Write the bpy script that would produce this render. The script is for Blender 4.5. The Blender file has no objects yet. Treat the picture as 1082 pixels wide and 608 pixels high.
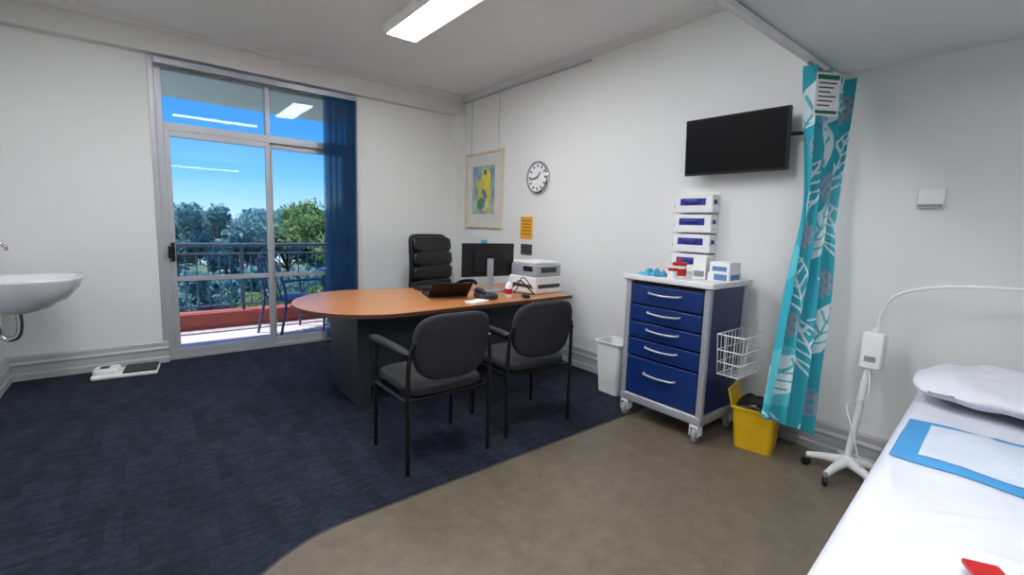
import bpy, math, random
import numpy as np
from mathutils import Vector, Matrix
random.seed(7); rng=np.random.default_rng(5)
sc=bpy.context.scene
try: sc.view_settings.view_transform='Standard'
except Exception: pass
COL=sc.collection

# ------------------------------------------------------------------ helpers
def s2l(c):
    return tuple((v/255/12.92) if v/255<=0.04045 else ((v/255+0.055)/1.055)**2.4 for v in c)
def newmat(name):
    m=bpy.data.materials.new(name); m.use_nodes=True
    nt=m.node_tree; return m,nt,nt.nodes["Principled BSDF"]
def mat(name,rgb,rough=.5,metal=0.,var=.06,scale=8.,bump=0.,bscale=60.,spec=None,emit=None,dist=.01):
    """rgb in sRGB 0-255; colour gently varied with noise"""
    m,nt,b=newmat(name); c=s2l(rgb)
    tc=nt.nodes.new('ShaderNodeTexCoord'); n=nt.nodes.new('ShaderNodeTexNoise'); n.inputs['Scale'].default_value=scale; n.inputs['Detail'].default_value=4
    nt.links.new(tc.outputs['Object'],n.inputs['Vector'])
    r=nt.nodes.new('ShaderNodeValToRGB'); r.color_ramp.elements[0].position=.3; r.color_ramp.elements[1].position=.7
    r.color_ramp.elements[0].color=(*[v*(1-var) for v in c],1); r.color_ramp.elements[1].color=(*[min(1,v*(1+var)) for v in c],1)
    nt.links.new(n.outputs['Fac'],r.inputs['Fac']); nt.links.new(r.outputs['Color'],b.inputs['Base Color'])
    b.inputs['Roughness'].default_value=rough; b.inputs['Metallic'].default_value=metal
    if spec is not None: b.inputs['Specular IOR Level'].default_value=spec
    if bump>0:
        n2=nt.nodes.new('ShaderNodeTexNoise'); n2.inputs['Scale'].default_value=bscale; n2.inputs['Detail'].default_value=3
        nt.links.new(tc.outputs['Object'],n2.inputs['Vector'])
        bp=nt.nodes.new('ShaderNodeBump'); bp.inputs['Strength'].default_value=bump; bp.inputs['Distance'].default_value=dist
        nt.links.new(n2.outputs['Fac'],bp.inputs['Height']); nt.links.new(bp.outputs['Normal'],b.inputs['Normal'])
    if emit: 
        b.inputs['Emission Color'].default_value=(*c,1); b.inputs['Emission Strength'].default_value=emit
    return m
def vcmat(name,rough=.6,transl=0):
    m,nt,b=newmat(name); a=nt.nodes.new('ShaderNodeVertexColor'); a.layer_name='Col'
    nt.links.new(a.outputs['Color'],b.inputs['Base Color']); b.inputs['Roughness'].default_value=rough
    return m
def translucent(name,rgb,f=.5,transp=0.):
    m=bpy.data.materials.new(name); m.use_nodes=True; nt=m.node_tree; nt.nodes.clear(); c=s2l(rgb)
    o=nt.nodes.new('ShaderNodeOutputMaterial'); d=nt.nodes.new('ShaderNodeBsdfDiffuse'); t=nt.nodes.new('ShaderNodeBsdfTranslucent'); mx=nt.nodes.new('ShaderNodeMixShader')
    n=nt.nodes.new('ShaderNodeTexNoise'); n.inputs['Scale'].default_value=6; r=nt.nodes.new('ShaderNodeValToRGB'); e=r.color_ramp.elements
    e[0].position=.3; e[1].position=.7; e[0].color=(*[v*.85 for v in c],1); e[1].color=(*[min(1,v*1.15) for v in c],1)
    nt.links.new(n.outputs['Fac'],r.inputs['Fac']); nt.links.new(r.outputs['Color'],d.inputs['Color']); nt.links.new(r.outputs['Color'],t.inputs['Color'])
    mx.inputs[0].default_value=f; nt.links.new(d.outputs[0],mx.inputs[1]); nt.links.new(t.outputs[0],mx.inputs[2])
    out=mx.outputs[0]
    if transp:
        tr=nt.nodes.new('ShaderNodeBsdfTransparent'); m2=nt.nodes.new('ShaderNodeMixShader'); m2.inputs[0].default_value=transp
        nt.links.new(out,m2.inputs[1]); nt.links.new(tr.outputs[0],m2.inputs[2]); out=m2.outputs[0]
    nt.links.new(out,o.inputs[0]); return m

def empty(name,loc=(0,0,0),rz=0.):
    e=bpy.data.objects.new(name,None); e.location=loc; e.rotation_euler=(0,0,rz); e.empty_display_size=.1; COL.objects.link(e); return e
def obj(name,verts,faces,m,parent=None,smooth=False,loc=None,rot=None):
    me=bpy.data.meshes.new(name); me.from_pydata([tuple(map(float,v)) for v in verts],[],faces); me.update()
    if isinstance(m,(list,tuple)):
        for x in m: me.materials.append(x)
    elif m: me.materials.append(m)
    if smooth: me.polygons.foreach_set('use_smooth',[True]*len(me.polygons))
    o=bpy.data.objects.new(name,me); COL.objects.link(o)
    if parent: o.parent=parent
    if loc: o.location=loc
    if rot: o.rotation_euler=rot
    return o
CF=[(0,3,2,1),(4,5,6,7),(0,1,5,4),(1,2,6,5),(2,3,7,6),(3,0,4,7)]
def cv(a,b): return [(a[0],a[1],a[2]),(b[0],a[1],a[2]),(b[0],b[1],a[2]),(a[0],b[1],a[2]),(a[0],a[1],b[2]),(b[0],a[1],b[2]),(b[0],b[1],b[2]),(a[0],b[1],b[2])]
def boxes(name,lst,m,parent=None,bevel=0,seg=2,loc=None,rot=None):
    V=[];F=[]
    for a,b in lst:
        o=len(V); a2=[min(p,q) for p,q in zip(a,b)]; b2=[max(p,q) for p,q in zip(a,b)]
        V+=cv(a2,b2); F+=[tuple(i+o for i in f) for f in CF]
    ob=obj(name,V,F,m,parent,loc=loc,rot=rot)
    if bevel:
        md=ob.modifiers.new('bev','BEVEL'); md.width=bevel; md.segments=seg; md.limit_method='ANGLE'
        ob.data.polygons.foreach_set('use_smooth',[True]*len(ob.data.polygons))
        wn=ob.modifiers.new('wn','WEIGHTED_NORMAL')
    return ob
def box(name,a,b,m,parent=None,bevel=0,seg=2,loc=None,rot=None): return boxes(name,[(a,b)],m,parent,bevel,seg,loc,rot)
def smoothpath(pts,n=8):
    P=[Vector(p) for p in pts]; P=[P[0]*2-P[1]]+P+[P[-1]*2-P[-2]]; out=[]
    for i in range(1,len(P)-2):
        a,b,c,d=P[i-1:i+3]
        for k in range(n):
            t=k/n
            out.append(.5*((2*b)+(c-a)*t+(2*a-5*b+4*c-d)*t*t+(-a+3*b-3*c+d)*t**3))
    out.append(P[-2]); return out
def tubes(name,paths,m,parent=None,seg=10):
    V=[];F=[]
    for pts,r in paths:
        P=[Vector(p) for p in pts]; n=len(P); R=r if isinstance(r,(list,tuple)) else [r]*n
        t0=(P[1]-P[0]).normalized(); up=Vector((0,0,1)) if abs(t0.z)<.9 else Vector((1,0,0))
        nx=t0.cross(up).normalized(); base=len(V)
        for i in range(n):
            if i==0: t=(P[1]-P[0])
            elif i==n-1: t=P[-1]-P[-2]
            else: t=(P[i+1]-P[i]).normalized()+(P[i]-P[i-1]).normalized()
            t.normalize(); nx=(nx-t*nx.dot(t)).normalized(); ny=t.cross(nx)
            for k in range(seg):
                a=2*math.pi*k/seg; V.append(P[i]+(nx*math.cos(a)+ny*math.sin(a))*R[i])
        for i in range(n-1):
            for k in range(seg):
                k2=(k+1)%seg; F.append((base+i*seg+k,base+i*seg+k2,base+(i+1)*seg+k2,base+(i+1)*seg+k))
        F.append(tuple(base+k for k in range(seg))[::-1]); F.append(tuple(base+(n-1)*seg+k for k in range(seg)))
    o=obj(name,V,F,m,parent,smooth=True)
    md=o.modifiers.new('es','EDGE_SPLIT'); md.split_angle=math.radians(50)
    return o
def cyl(name,p1,p2,r,m,parent=None,r2=None,seg=24): return tubes(name,[([p1,p2],[r,r if r2 is None else r2])],m,parent,seg)
def lathe(name,prof,m,parent=None,seg=32,loc=None,rot=None,split=35):
    V=[];F=[]; n=len(prof)
    for k in range(seg):
        a=2*math.pi*k/seg
        for r,z in prof: V.append((r*math.cos(a),r*math.sin(a),z))
    for k in range(seg):
        k2=(k+1)%seg
        for i in range(n-1): F.append((k*n+i,k2*n+i,k2*n+i+1,k*n+i+1))
    o=obj(name,V,F,m,parent,smooth=True,loc=loc,rot=rot)
    md=o.modifiers.new('es','EDGE_SPLIT'); md.split_angle=math.radians(split)
    return o
def sell(name,c,s,m,parent=None,e1=.4,e2=.4,fn=None,nu=20,nv=40,loc=None,rot=None):
    sp=lambda x,e: math.copysign(abs(x)**e,x)
    V=[];F=[]
    for i in range(nu+1):
        u=-math.pi/2+math.pi*i/nu
        for j in range(nv):
            v=-math.pi+2*math.pi*j/nv
            p=[c[0]+s[0]*sp(math.cos(u),e1)*sp(math.cos(v),e2),c[1]+s[1]*sp(math.cos(u),e1)*sp(math.sin(v),e2),c[2]+s[2]*sp(math.sin(u),e1)]
            V.append(fn(p) if fn else p)
    for i in range(nu):
        for j in range(nv):
            j2=(j+1)%nv; F.append((i*nv+j,i*nv+j2,(i+1)*nv+j2,(i+1)*nv+j))
    return obj(name,V,F,m,parent,smooth=True,loc=loc,rot=rot)
def grid(name,nu,nv,fn,m,parent=None,colfn=None,thick=0,smooth=True,loc=None,rot=None,off=0):
    us=np.linspace(0,1,nu);vs=np.linspace(0,1,nv)
    V=[fn(u,v) for v in vs for u in us]
    F=[(j*nu+i,j*nu+i+1,(j+1)*nu+i+1,(j+1)*nu+i) for j in range(nv-1) for i in range(nu-1)]
    o=obj(name,V,F,m,parent,smooth,loc=loc,rot=rot)
    if colfn is not None:
        U,W=np.meshgrid(us,vs); C=colfn(U,W).reshape(-1,3)
        ca=o.data.color_attributes.new('Col','FLOAT_COLOR','POINT')
        ca.data.foreach_set('color',np.concatenate([C,np.ones((len(C),1))],1).astype(np.float32).ravel())
    if thick:
        md=o.modifiers.new('sol','SOLIDIFY'); md.thickness=thick; md.offset=off
    return o
def prism(name,outline,z0,z1,m,parent=None,bevel=0,mats=None):
    n=len(outline); V=[(x,y,z0) for x,y in outline]+[(x,y,z1) for x,y in outline]
    F=[tuple(range(n))[::-1],tuple(range(n,2*n))]+[(i,(i+1)%n,n+(i+1)%n,n+i) for i in range(n)]
    o=obj(name,V,F,mats or m,parent)
    if mats:
        for p in o.data.polygons: p.material_index=0 if p.index<2 else 1
    if bevel:
        md=o.modifiers.new('bev','BEVEL'); md.width=bevel; md.segments=2; md.limit_method='ANGLE'; md.angle_limit=math.radians(50)
    return o

# ------------------------------------------------------------------ materials
M_wall=mat('wall_paint',(227,228,226),.65,var=.015,scale=1.5,bump=.05,bscale=150)
M_ceil=mat('ceiling_paint',(232,233,233),.7,var=.015,scale=1.5)
M_trim=mat('trim_paint',(176,178,179),.4,var=.02)
M_cornice=mat('cornice_paint',(214,214,211),.5,var=.02)
M_alu=mat('aluminium_frame',(176,179,183),.4,.3,var=.03)
M_black=mat('black_plastic',(16,16,18),.4,var=.1)
M_blackm=mat('black_metal',(12,12,14),.35,var=.1)
M_chrome=mat('chrome',(200,200,205),.15,1,var=.02)
M_silver=mat('silver_plastic',(172,176,184),.35,.3,var=.03)
M_white=mat('white_plastic',(235,235,234),.35,var=.02)
M_whitem=mat('white_enamel',(232,233,234),.25,var=.02)
M_ceramic=mat('white_ceramic',(222,225,228),.12,var=.01)
M_grey=mat('grey_plastic',(140,142,146),.45,var=.04)
M_dgrey=mat('dark_grey_laminate',(50,54,62),.5,var=.06)
M_leather=mat('black_leather',(18,18,20),.35,var=.15,bump=.2,bscale=120)
M_blue=mat('blue_drawer_front',(18,48,108),.3,var=.04)
M_bluep=mat('blue_side_panel',(14,38,92),.32,var=.05)
M_yellow=mat('yellow_plastic',(222,178,22),.4,var=.05)
M_binbag=mat('black_bin_liner',(22,22,26),.3,var=.2,bump=.6,bscale=25)
M_sheet=mat('white_sheet',(210,214,224),.85,var=.02,bump=.6,bscale=5,dist=.03)
M_pillow=mat('pillow_case',(216,218,226),.85,var=.02,bump=.7,bscale=6,dist=.03)
M_padblue=mat('blue_absorbent_pad',(70,150,205),.8,var=.05,scale=20)
M_padwhite=mat('quilted_pad',(206,216,230),.85,var=.04,bump=.5,bscale=40)
M_red=mat('red_plastic',(180,25,28),.35,var=.05)
M_yelpaper=mat('yellow_paper',(225,162,40),.7,var=.05)
M_lightblue=mat('light_blue_cloth',(80,165,205),.7,var=.1)
M_nitrile=mat('nitrile_blue',(34,44,140),.5,var=.2,scale=30)
M_terra=mat('terracotta_parapet',(165,78,64),.7,var=.1)
M_tile=mat('balcony_tiles',(196,180,178),.6,var=.05)
M_soffit=mat('balcony_soffit',(235,242,250),.7,var=.02)
M_rail=mat('painted_rail',(84,98,116),.4,.2,var=.05)
M_outblue=mat('outdoor_blue_metal',(60,84,124),.4,var=.05)
M_blind=translucent('blue_blind_fabric',(66,112,160),.7,.33)
M_concrete=mat('facade_render',(215,205,195),.8,var=.05)
M_poster=mat('paper_white',(232,233,232),.8,var=.02)
M_green=mat('green_print',(30,110,80),.7,var=.05)
M_ink=mat('dark_print',(60,60,65),.7,var=.1)
M_strip=mat('transition_strip',(70,64,58),.5,var=.1)

def fabric(name,rgb):
    m,nt,b=newmat(name); c=s2l(rgb)
    tc=nt.nodes.new('ShaderNodeTexCoord'); v=nt.nodes.new('ShaderNodeTexVoronoi'); v.inputs['Scale'].default_value=110
    nt.links.new(tc.outputs['Object'],v.inputs['Vector'])
    r=nt.nodes.new('ShaderNodeValToRGB'); r.color_ramp.elements[0].color=(*[x*1.7 for x in c],1); r.color_ramp.elements[1].color=(*[x*.6 for x in c],1)
    r.color_ramp.elements[1].position=.6
    nt.links.new(v.outputs['Distance'],r.inputs['Fac']); nt.links.new(r.outputs['Color'],b.inputs['Base Color']); b.inputs['Roughness'].default_value=.9
    return m
M_fabric=fabric('charcoal_fabric',(42,42,46))

def carpet():
    m,nt,b=newmat('carpet_tiles'); N=nt.nodes; L=nt.links
    tc=N.new('ShaderNodeTexCoord')
    def brick(off,c1,c2,w,h,rot=0):
        mp=N.new('ShaderNodeMapping'); mp.inputs['Location'].default_value=off; mp.inputs['Rotation'].default_value=(0,0,rot); L.new(tc.outputs['Object'],mp.inputs['Vector'])
        k=N.new('ShaderNodeTexBrick'); k.inputs['Scale'].default_value=1; k.inputs['Mortar Size'].default_value=0.0
        k.inputs['Color1'].default_value=(c1,c1,c1,1); k.inputs['Color2'].default_value=(c2,c2,c2,1); k.inputs['Brick Width'].default_value=w; k.inputs['Row Height'].default_value=h
        k.offset=.37; k.squash=1.4; L.new(mp.outputs[0],k.inputs['Vector']); return k
    k1=brick((0,0,0),.76,1.22,.085,.022)
    k2=brick((.07,.03,0),.78,1.22,.17,.055,math.pi/2)
    nz=N.new('ShaderNodeTexNoise'); nz.inputs['Scale'].default_value=170; L.new(tc.outputs['Object'],nz.inputs['Vector'])
    nb=N.new('ShaderNodeTexNoise'); nb.inputs['Scale'].default_value=30; nb.inputs['Detail'].default_value=6; L.new(tc.outputs['Object'],nb.inputs['Vector'])
    def mul(a,bb,t='MULTIPLY',f=1):
        x=N.new('ShaderNodeMix'); x.data_type='RGBA'; x.blend_type=t; x.inputs[0].default_value=f
        L.new(a,x.inputs[6]); 
        if isinstance(bb,tuple): x.inputs[7].default_value=bb
        else: L.new(bb,x.inputs[7])
        return x.outputs[2]
    c=mul(k1.outputs['Color'],k2.outputs['Color']); c=mul(c,(*s2l((34,39,51)),1)); c=mul(c,nb.outputs['Fac'],'OVERLAY',.7); c=mul(c,nz.outputs['Fac'],'OVERLAY',.6)
    L.new(c,b.inputs['Base Color']); b.inputs['Roughness'].default_value=.95; b.inputs['Specular IOR Level'].default_value=.2
    bp=N.new('ShaderNodeBump'); bp.inputs['Strength'].default_value=.4; bp.inputs['Distance'].default_value=.006
    L.new(nz.outputs['Fac'],bp.inputs['Height']); L.new(bp.outputs[0],b.inputs['Normal'])
    return m
M_carpet=carpet()
def vinyl():
    m,nt,b=newmat('brown_vinyl'); N=nt.nodes; L=nt.links
    tc=N.new('ShaderNodeTexCoord')
    n1=N.new('ShaderNodeTexNoise'); n1.inputs['Scale'].default_value=9; n1.inputs['Detail'].default_value=12; n1.inputs['Roughness'].default_value=.8
    L.new(tc.outputs['Object'],n1.inputs['Vector'])
    r=N.new('ShaderNodeValToRGB'); e=r.color_ramp.elements
    e[0].position=.32; e[0].color=(*s2l((92,83,70)),1); e[1].position=.68; e[1].color=(*s2l((121,110,95)),1)
    L.new(n1.outputs['Fac'],r.inputs['Fac']); L.new(r.outputs['Color'],b.inputs['Base Color'])
    b.inputs['Roughness'].default_value=.4
    return m
M_vinyl=vinyl()
def wood():
    m,nt,b=newmat('orange_beech_laminate'); N=nt.nodes; L=nt.links
    tc=N.new('ShaderNodeTexCoord'); mp=N.new('ShaderNodeMapping'); mp.inputs['Scale'].default_value=(1.2,22,1)
    L.new(tc.outputs['Object'],mp.inputs['Vector'])
    n1=N.new('ShaderNodeTexNoise'); n1.inputs['Scale'].default_value=2; n1.inputs['Detail'].default_value=6; L.new(mp.outputs[0],n1.inputs['Vector'])
    r=N.new('ShaderNodeValToRGB'); e=r.color_ramp.elements
    e[0].position=.3; e[0].color=(*s2l((168,104,58)),1); e[1].position=.7; e[1].color=(*s2l((194,136,84)),1)
    L.new(n1.outputs['Fac'],r.inputs['Fac']); L.new(r.outputs['Color'],b.inputs['Base Color']); b.inputs['Roughness'].default_value=.3
    return m
M_wood=wood(); M_woodedge=mat('desk_edge',(84,54,44),.4,var=.08)
def glass():
    m=bpy.data.materials.new('window_glass'); m.use_nodes=True; nt=m.node_tree; nt.nodes.clear()
    o=nt.nodes.new('ShaderNodeOutputMaterial'); t=nt.nodes.new('ShaderNodeBsdfTransparent'); g=nt.nodes.new('ShaderNodeBsdfGlossy'); g.inputs['Roughness'].default_value=.0
    t.inputs['Color'].default_value=(.93,.97,1,1)
    f=nt.nodes.new('ShaderNodeFresnel'); f.inputs['IOR'].default_value=1.3; mx=nt.nodes.new('ShaderNodeMixShader')
    nt.links.new(f.outputs[0],mx.inputs[0]); nt.links.new(t.outputs[0],mx.inputs[1]); nt.links.new(g.outputs[0],mx.inputs[2]); nt.links.new(mx.outputs[0],o.inputs[0])
    return m
M_glass=glass()
def emis(name,rgb,s):
    m=bpy.data.materials.new(name); m.use_nodes=True; nt=m.node_tree; nt.nodes.clear()
    o=nt.nodes.new('ShaderNodeOutputMaterial'); e=nt.nodes.new('ShaderNodeEmission'); e.inputs[0].default_value=(*s2l(rgb),1); e.inputs[1].default_value=s
    nt.links.new(e.outputs[0],o.inputs[0]); return m
M_tube=emis('fluorescent_diffuser',(250,251,255),32.)

# ------------------------------------------------------------------ room shell
XL,XR,YF,YB=-.90,3.25,-1.7,5.165; ZC=2.95; ZL=2.30; T=.15
WX0,WX1,WZ=.122,1.863,2.69
boxes('wall_back',[((XL-T,YB,0),(WX0,YB+T,ZC)),((WX1,YB,0),(XR+T,YB+T,ZC)),((WX0,YB,WZ),(WX1,YB+T,ZC))],M_wall)
box('wall_right',(XR,YF-T,0),(XR+T,YB,ZC),M_wall)
box('wall_left',(XL-T,YF-T,0),(XL,YB,ZC),M_wall)
box('wall_front',(XL,YF-T,0),(XR,YF,ZC),M_wall)
boxes('ceiling',[((XL-T,YF-T,ZC),(XR+T,YB+T,ZC+.12)),((XL,YF,ZL),(XR,1.03,ZC))],M_ceil)
box('floor',(XL-T,YF-T,-.12),(XR+T,YB+T,0),M_carpet)
ol=[(XR,1.92),(XR,YF),(.04,YF),(.04,1.3)]
for k in range(0,17):
    a=math.pi-math.pi/2*k/16; ol.append((.64+.60*math.cos(a),1.30+.62*math.sin(a)))
prism('floor_vinyl',ol,0,.004,M_vinyl)
pts=[(.04,YF,.004)]+[(x,y,.004) for x,y in ol[3:]]+[(XR,1.92,.004)]
tubes('trim_floor_transition',[(pts,.005)],M_strip,seg=6)
box('trim_window_bulkhead',(XL,5.07,2.715),(XR,YB,ZC),M_cornice)
def strip(name,prof,p0,p1,nrm,m):
    V=[];n=len(prof)
    for p in (p0,p1):
        for d,z in prof: V.append((p[0]+nrm[0]*d,p[1]+nrm[1]*d,z))
    F=[(i,(i+1)%n,n+(i+1)%n,n+i) for i in range(n)]+[tuple(range(n))[::-1],tuple(range(n,2*n))]
    return obj(name,V,F,m)
corn=[(0,ZC),(.055,ZC),(.05,ZC-.015),(.03,ZC-.03),(.015,ZC-.05),(.0,ZC-.055)]
strip('trim_cornice_right',corn,(XR,1.03),(XR,5.07),(-1,0),M_cornice)
strip('trim_cornice_back',corn,(XL,5.07),(XR,5.07),(0,-1),M_cornice)
skp=[(0,0),(.03,0),(.03,.05),(.022,.06),(.022,.115),(.03,.125),(.03,.135),(.018,.15),(.018,.185),(.01,.2),(0,.2)]
strip('baseboard_right',skp,(XR,YF),(XR,YB),(-1,0),M_trim)
strip('baseboard_back',skp,(XL,YB),(WX0-.0,YB),(0,-1),M_trim)
strip('baseboard_back_right',skp,(WX1,YB),(XR-.03,YB),(0,-1),M_trim)
strip('baseboard_left',skp,(XL,YF),(XL,YB-.03),(1,0),M_trim)
box('trim_corner_chase',(3.13,5.07,.2),(XR,YB,2.715),M_wall)
box('trim_low_ceiling_edge',(XL,1.0,2.285),(XR,1.035,2.30),M_cornice)

# ------------------------------------------------------------------ window / sliding door
w=empty('window_1',(0,YB,0))
y0,y1=.02,.10
fr=[((WX0,y0,0),(WX0+.05,y1,WZ)),((WX1-.05,y0,0),(WX1,y1,WZ)),((WX0+.05,y0,WZ-.06),(WX1-.05,y1,WZ)),((WX0+.05,y0,0),(WX1-.05,y1,.035)),((WX0+.05,y0,2.10),(WX1-.05,y1,2.17)),
    ((.985,y0,2.17),(1.025,y1,WZ-.06)),
    ((.172,y0+.001,.035),(.215,y0+.035,2.10)),((.975,y0+.001,.035),(1.02,y0+.035,2.10)),((.215,y0+.001,2.05),(.975,y0+.035,2.10)),((.215,y0+.001,.035),(.975,y0+.035,.10)),((.215,y0+.001,.74),(.975,y0+.035,.785)),
    ((1.0,y0+.04,.035),(1.045,y0+.075,2.10)),((1.77,y0+.04,.035),(1.813,y0+.075,2.10)),((1.045,y0+.04,2.05),(1.77,y0+.075,2.10)),((1.045,y0+.04,.035),(1.77,y0+.075,.10)),((1.045,y0+.04,.74),(1.77,y0+.075,.785))]
boxes('frame',fr,M_alu,w,bevel=.003)
boxes('glass',[((.2,.034,.09),(.99,.038,2.06)),((1.03,.074,.09),(1.78,.078,2.06)),((.16,.05,2.16),(.99,.054,WZ-.05)),((1.02,.05,2.16),(1.82,.054,WZ-.05))],M_glass,w)
boxes('handle',[((.178,-.01,.93),(.208,.02,1.10)),((.155,-.04,.96),(.178,-.015,1.07)),((.178,-.035,.97),(.20,-.01,.99)),((.178,-.035,1.045),(.20,-.01,1.065))],M_blackm,w,bevel=.004)
boxes('jamb_lining',[((WX0-.04,-.012,0),(WX0+.0,.0,WZ)),((WX1,-.012,.2),(WX1+.035,0,WZ)),((WX0-.04,-.012,WZ),(WX1+.035,0,WZ+.02))],M_alu,w,bevel=.003)
vb=empty('vertical_blinds',(0,YB-.05,0))
box('headrail',(WX0,-.045,2.635),(WX1,.0,2.69),M_silver,vb,bevel=.004)
for i in range(14):
    x=1.535+i*.0235; a=math.radians(35+random.uniform(-22,22))
    dx,dy=.043*math.cos(a),.043*math.sin(a)
    def sl(u,v,x=x,dx=dx,dy=dy):
        s=u*2-1; return (x+dx*s+.006*(1-s*s),-.045+dy*s,.06+v*2.575)
    grid('slat_%d'%(i+1),5,2,sl,M_blind,vb)

# ------------------------------------------------------------------ balcony + outside
box('balcony_floor',(-4,YB+T,-.3),(6,6.55,-.02),M_tile)
box('balcony_parapet',(-4,6.55,-.3),(6,6.78,.17),M_terra,bevel=.01)
box('balcony_soffit',(-4,YB+T,2.72),(6,6.85,2.95),M_soffit)
box('balcony_side_wall',(3.6,YB+T,-.02),(3.75,6.55,2.72),M_concrete)
rl=empty('balcony_railing',(0,6.66,.17))
p=[([(-4,0,.83),(3.6,0,.83)],.026),([(-4,0,.72),(3.6,0,.72)],.012),([(-4,0,.07),(3.6,0,.07)],.014)]
x=-3.9
while x<3.6: p.append(([(x,0,.07),(x,0,.72)],.0075)); x+=.115
for x in (-2.2,-.6,.95,2.5): p.append(([(x,0,0),(x,0,.83)],.02))
tubes('rails_and_balusters',p,M_rail,rl,seg=8)

def outdoor_chair(loc,rz):
    c=empty('balcony_chair',loc,rz); r=.015
    ps=[]
    for s in(-1,1):
        ps.append((smoothpath([(s*.25,.22,0),(s*.26,.24,.35),(s*.27,.22,.62),(s*.27,.0,.66),(s*.25,-.2,.66),(s*.22,-.26,.66)],6),r))
        ps.append((smoothpath([(s*.24,-.32,0),(s*.23,-.24,.4),(s*.22,-.27,.66),(s*.2,-.34,.88)],6),r))
    ps.append((smoothpath([(-.2,-.34,.88),(0,-.37,.93),(.2,-.34,.88)],6),r))
    for k in range(5): ps.append(([(-.16+k*.08,-.25,.44),(-.16+k*.08,-.36,.9)],.009))
    ps.append(([(-.26,.22,.42),(.26,.22,.42)],r)); ps.append(([(-.23,-.24,.42),(.23,-.24,.42)],r))
    tubes('frame',ps,M_outblue,c,seg=8)
    boxes('seat_slats',[((-.24,-.22+i*.085,.425),(.24,-.155+i*.085,.44)) for i in range(5)],M_outblue,c,bevel=.004)
outdoor_chair((1.38,5.90,-.02),math.radians(-72))
outdoor_chair((2.70,5.95,-.02),math.radians(90))
t=empty('balcony_table',(2.05,6.07,-.02))
lathe('top',[(0,.70),(.33,.70),(.34,.71),(.34,.725),(.33,.73),(0,.73)],M_outblue,t)
tubes('legs',[(smoothpath([(.05*math.cos(a),.05*math.sin(a),.7),(.08*math.cos(a),.08*math.sin(a),.4),(.3*math.cos(a),.3*math.sin(a),.0)],6),.013) for a in (0.3,1.87,3.44,5.01)],M_outblue,t,seg=8)

def leafmat(name,c1,c2):
    m=bpy.data.materials.new(name); m.use_nodes=True; nt=m.node_tree; nt.nodes.clear()
    o=nt.nodes.new('ShaderNodeOutputMaterial'); d=nt.nodes.new('ShaderNodeBsdfDiffuse'); t=nt.nodes.new('ShaderNodeBsdfTranslucent'); mx=nt.nodes.new('ShaderNodeMixShader')
    tc=nt.nodes.new('ShaderNodeTexCoord'); n=nt.nodes.new('ShaderNodeTexNoise'); n.inputs['Scale'].default_value=1.6; n.inputs['Detail'].default_value=10
    nt.links.new(tc.outputs['Object'],n.inputs['Vector']); r=nt.nodes.new('ShaderNodeValToRGB'); e=r.color_ramp.elements
    e[0].position=.38;e[0].color=(*s2l(c1),1);e[1].position=.62;e[1].color=(*s2l(c2),1)
    nt.links.new(n.outputs['Fac'],r.inputs['Fac']); nt.links.new(r.outputs['Color'],d.inputs['Color']); nt.links.new(r.outputs['Color'],t.inputs['Color'])
    mx.inputs[0].default_value=.5; nt.links.new(d.outputs[0],mx.inputs[1]); nt.links.new(t.outputs[0],mx.inputs[2]); nt.links.new(mx.outputs[0],o.inputs[0])
    return m
M_leafN=leafmat('leaves_green',(88,124,78),(160,178,116)); M_leafF=leafmat('leaves_hazy',(98,146,156),(150,186,178)); M_bark=mat('bark',(110,98,88),.9,var=.2)  # far leaves have the bluish distance haze mixed into their colours
def treemesh(name,leafm,n=7000,ls=.22,R=3.2,seed=1):
    g=np.random.default_rng(seed); V=[];F=[]
    blobs=[]
    for k in range(34):
        a=g.uniform(0,6.28); rr=R*math.sqrt(g.uniform(0,1))*.85; z=g.uniform(-.75,.85)*R*.75*(1-rr/R*.5)
        blobs.append((rr*math.cos(a),rr*math.sin(a),z,g.uniform(.14,.30)*R))
    for i in range(n):
        b=blobs[g.integers(len(blobs))]; d=g.normal(size=3); d/=np.linalg.norm(d); c=np.array(b[:3])+d*b[3]*g.uniform(.5,1.15)
        nn=d+g.normal(size=3)*.7
        t1=np.cross(nn,g.normal(size=3)); t1/=np.linalg.norm(t1)+1e-9; t2=np.cross(nn,t1); t2/=np.linalg.norm(t2)+1e-9
        s=ls*g.uniform(.6,1.2); o=len(V)
        V+=[c-t1*s,c-t2*s*.5,c+t1*s,c+t2*s*.5]; F.append((o,o+1,o+2,o+3))
    nl=len(F)
    for b in [(0,0,R*.2,.22)]+[(bb[0],bb[1],bb[2],.07) for bb in blobs[:12]]:
        st=np.array((0,0,-R*2.4)) if b[3]>.2 else np.array((0,0,-R*.6)); en=np.array(b[:3]); o=len(V); r=b[3]
        for q,rr in((st,r),(en,r*.5)):
            for k in range(6): V.append(q+np.array((math.cos(k*1.047)*rr,math.sin(k*1.047)*rr,0)))
        for k in range(6): F.append((o+k,o+(k+1)%6,o+6+(k+1)%6,o+6+k))
    me=bpy.data.meshes.new(name); me.from_pydata([tuple(map(float,v)) for v in V],[],F); me.materials.append(leafm); me.materials.append(M_bark)
    me.polygons.foreach_set('material_index',[0]*nl+[1]*(len(F)-nl)); me.update(); return me
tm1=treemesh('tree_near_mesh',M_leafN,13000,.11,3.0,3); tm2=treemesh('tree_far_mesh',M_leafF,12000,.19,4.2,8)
def tree(me,loc,s,rz):
    o=bpy.data.objects.new('tree',me); o.location=loc; o.scale=(s,s,s*.95); o.rotation_euler=(0,0,rz); COL.objects.link(o)
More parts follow.
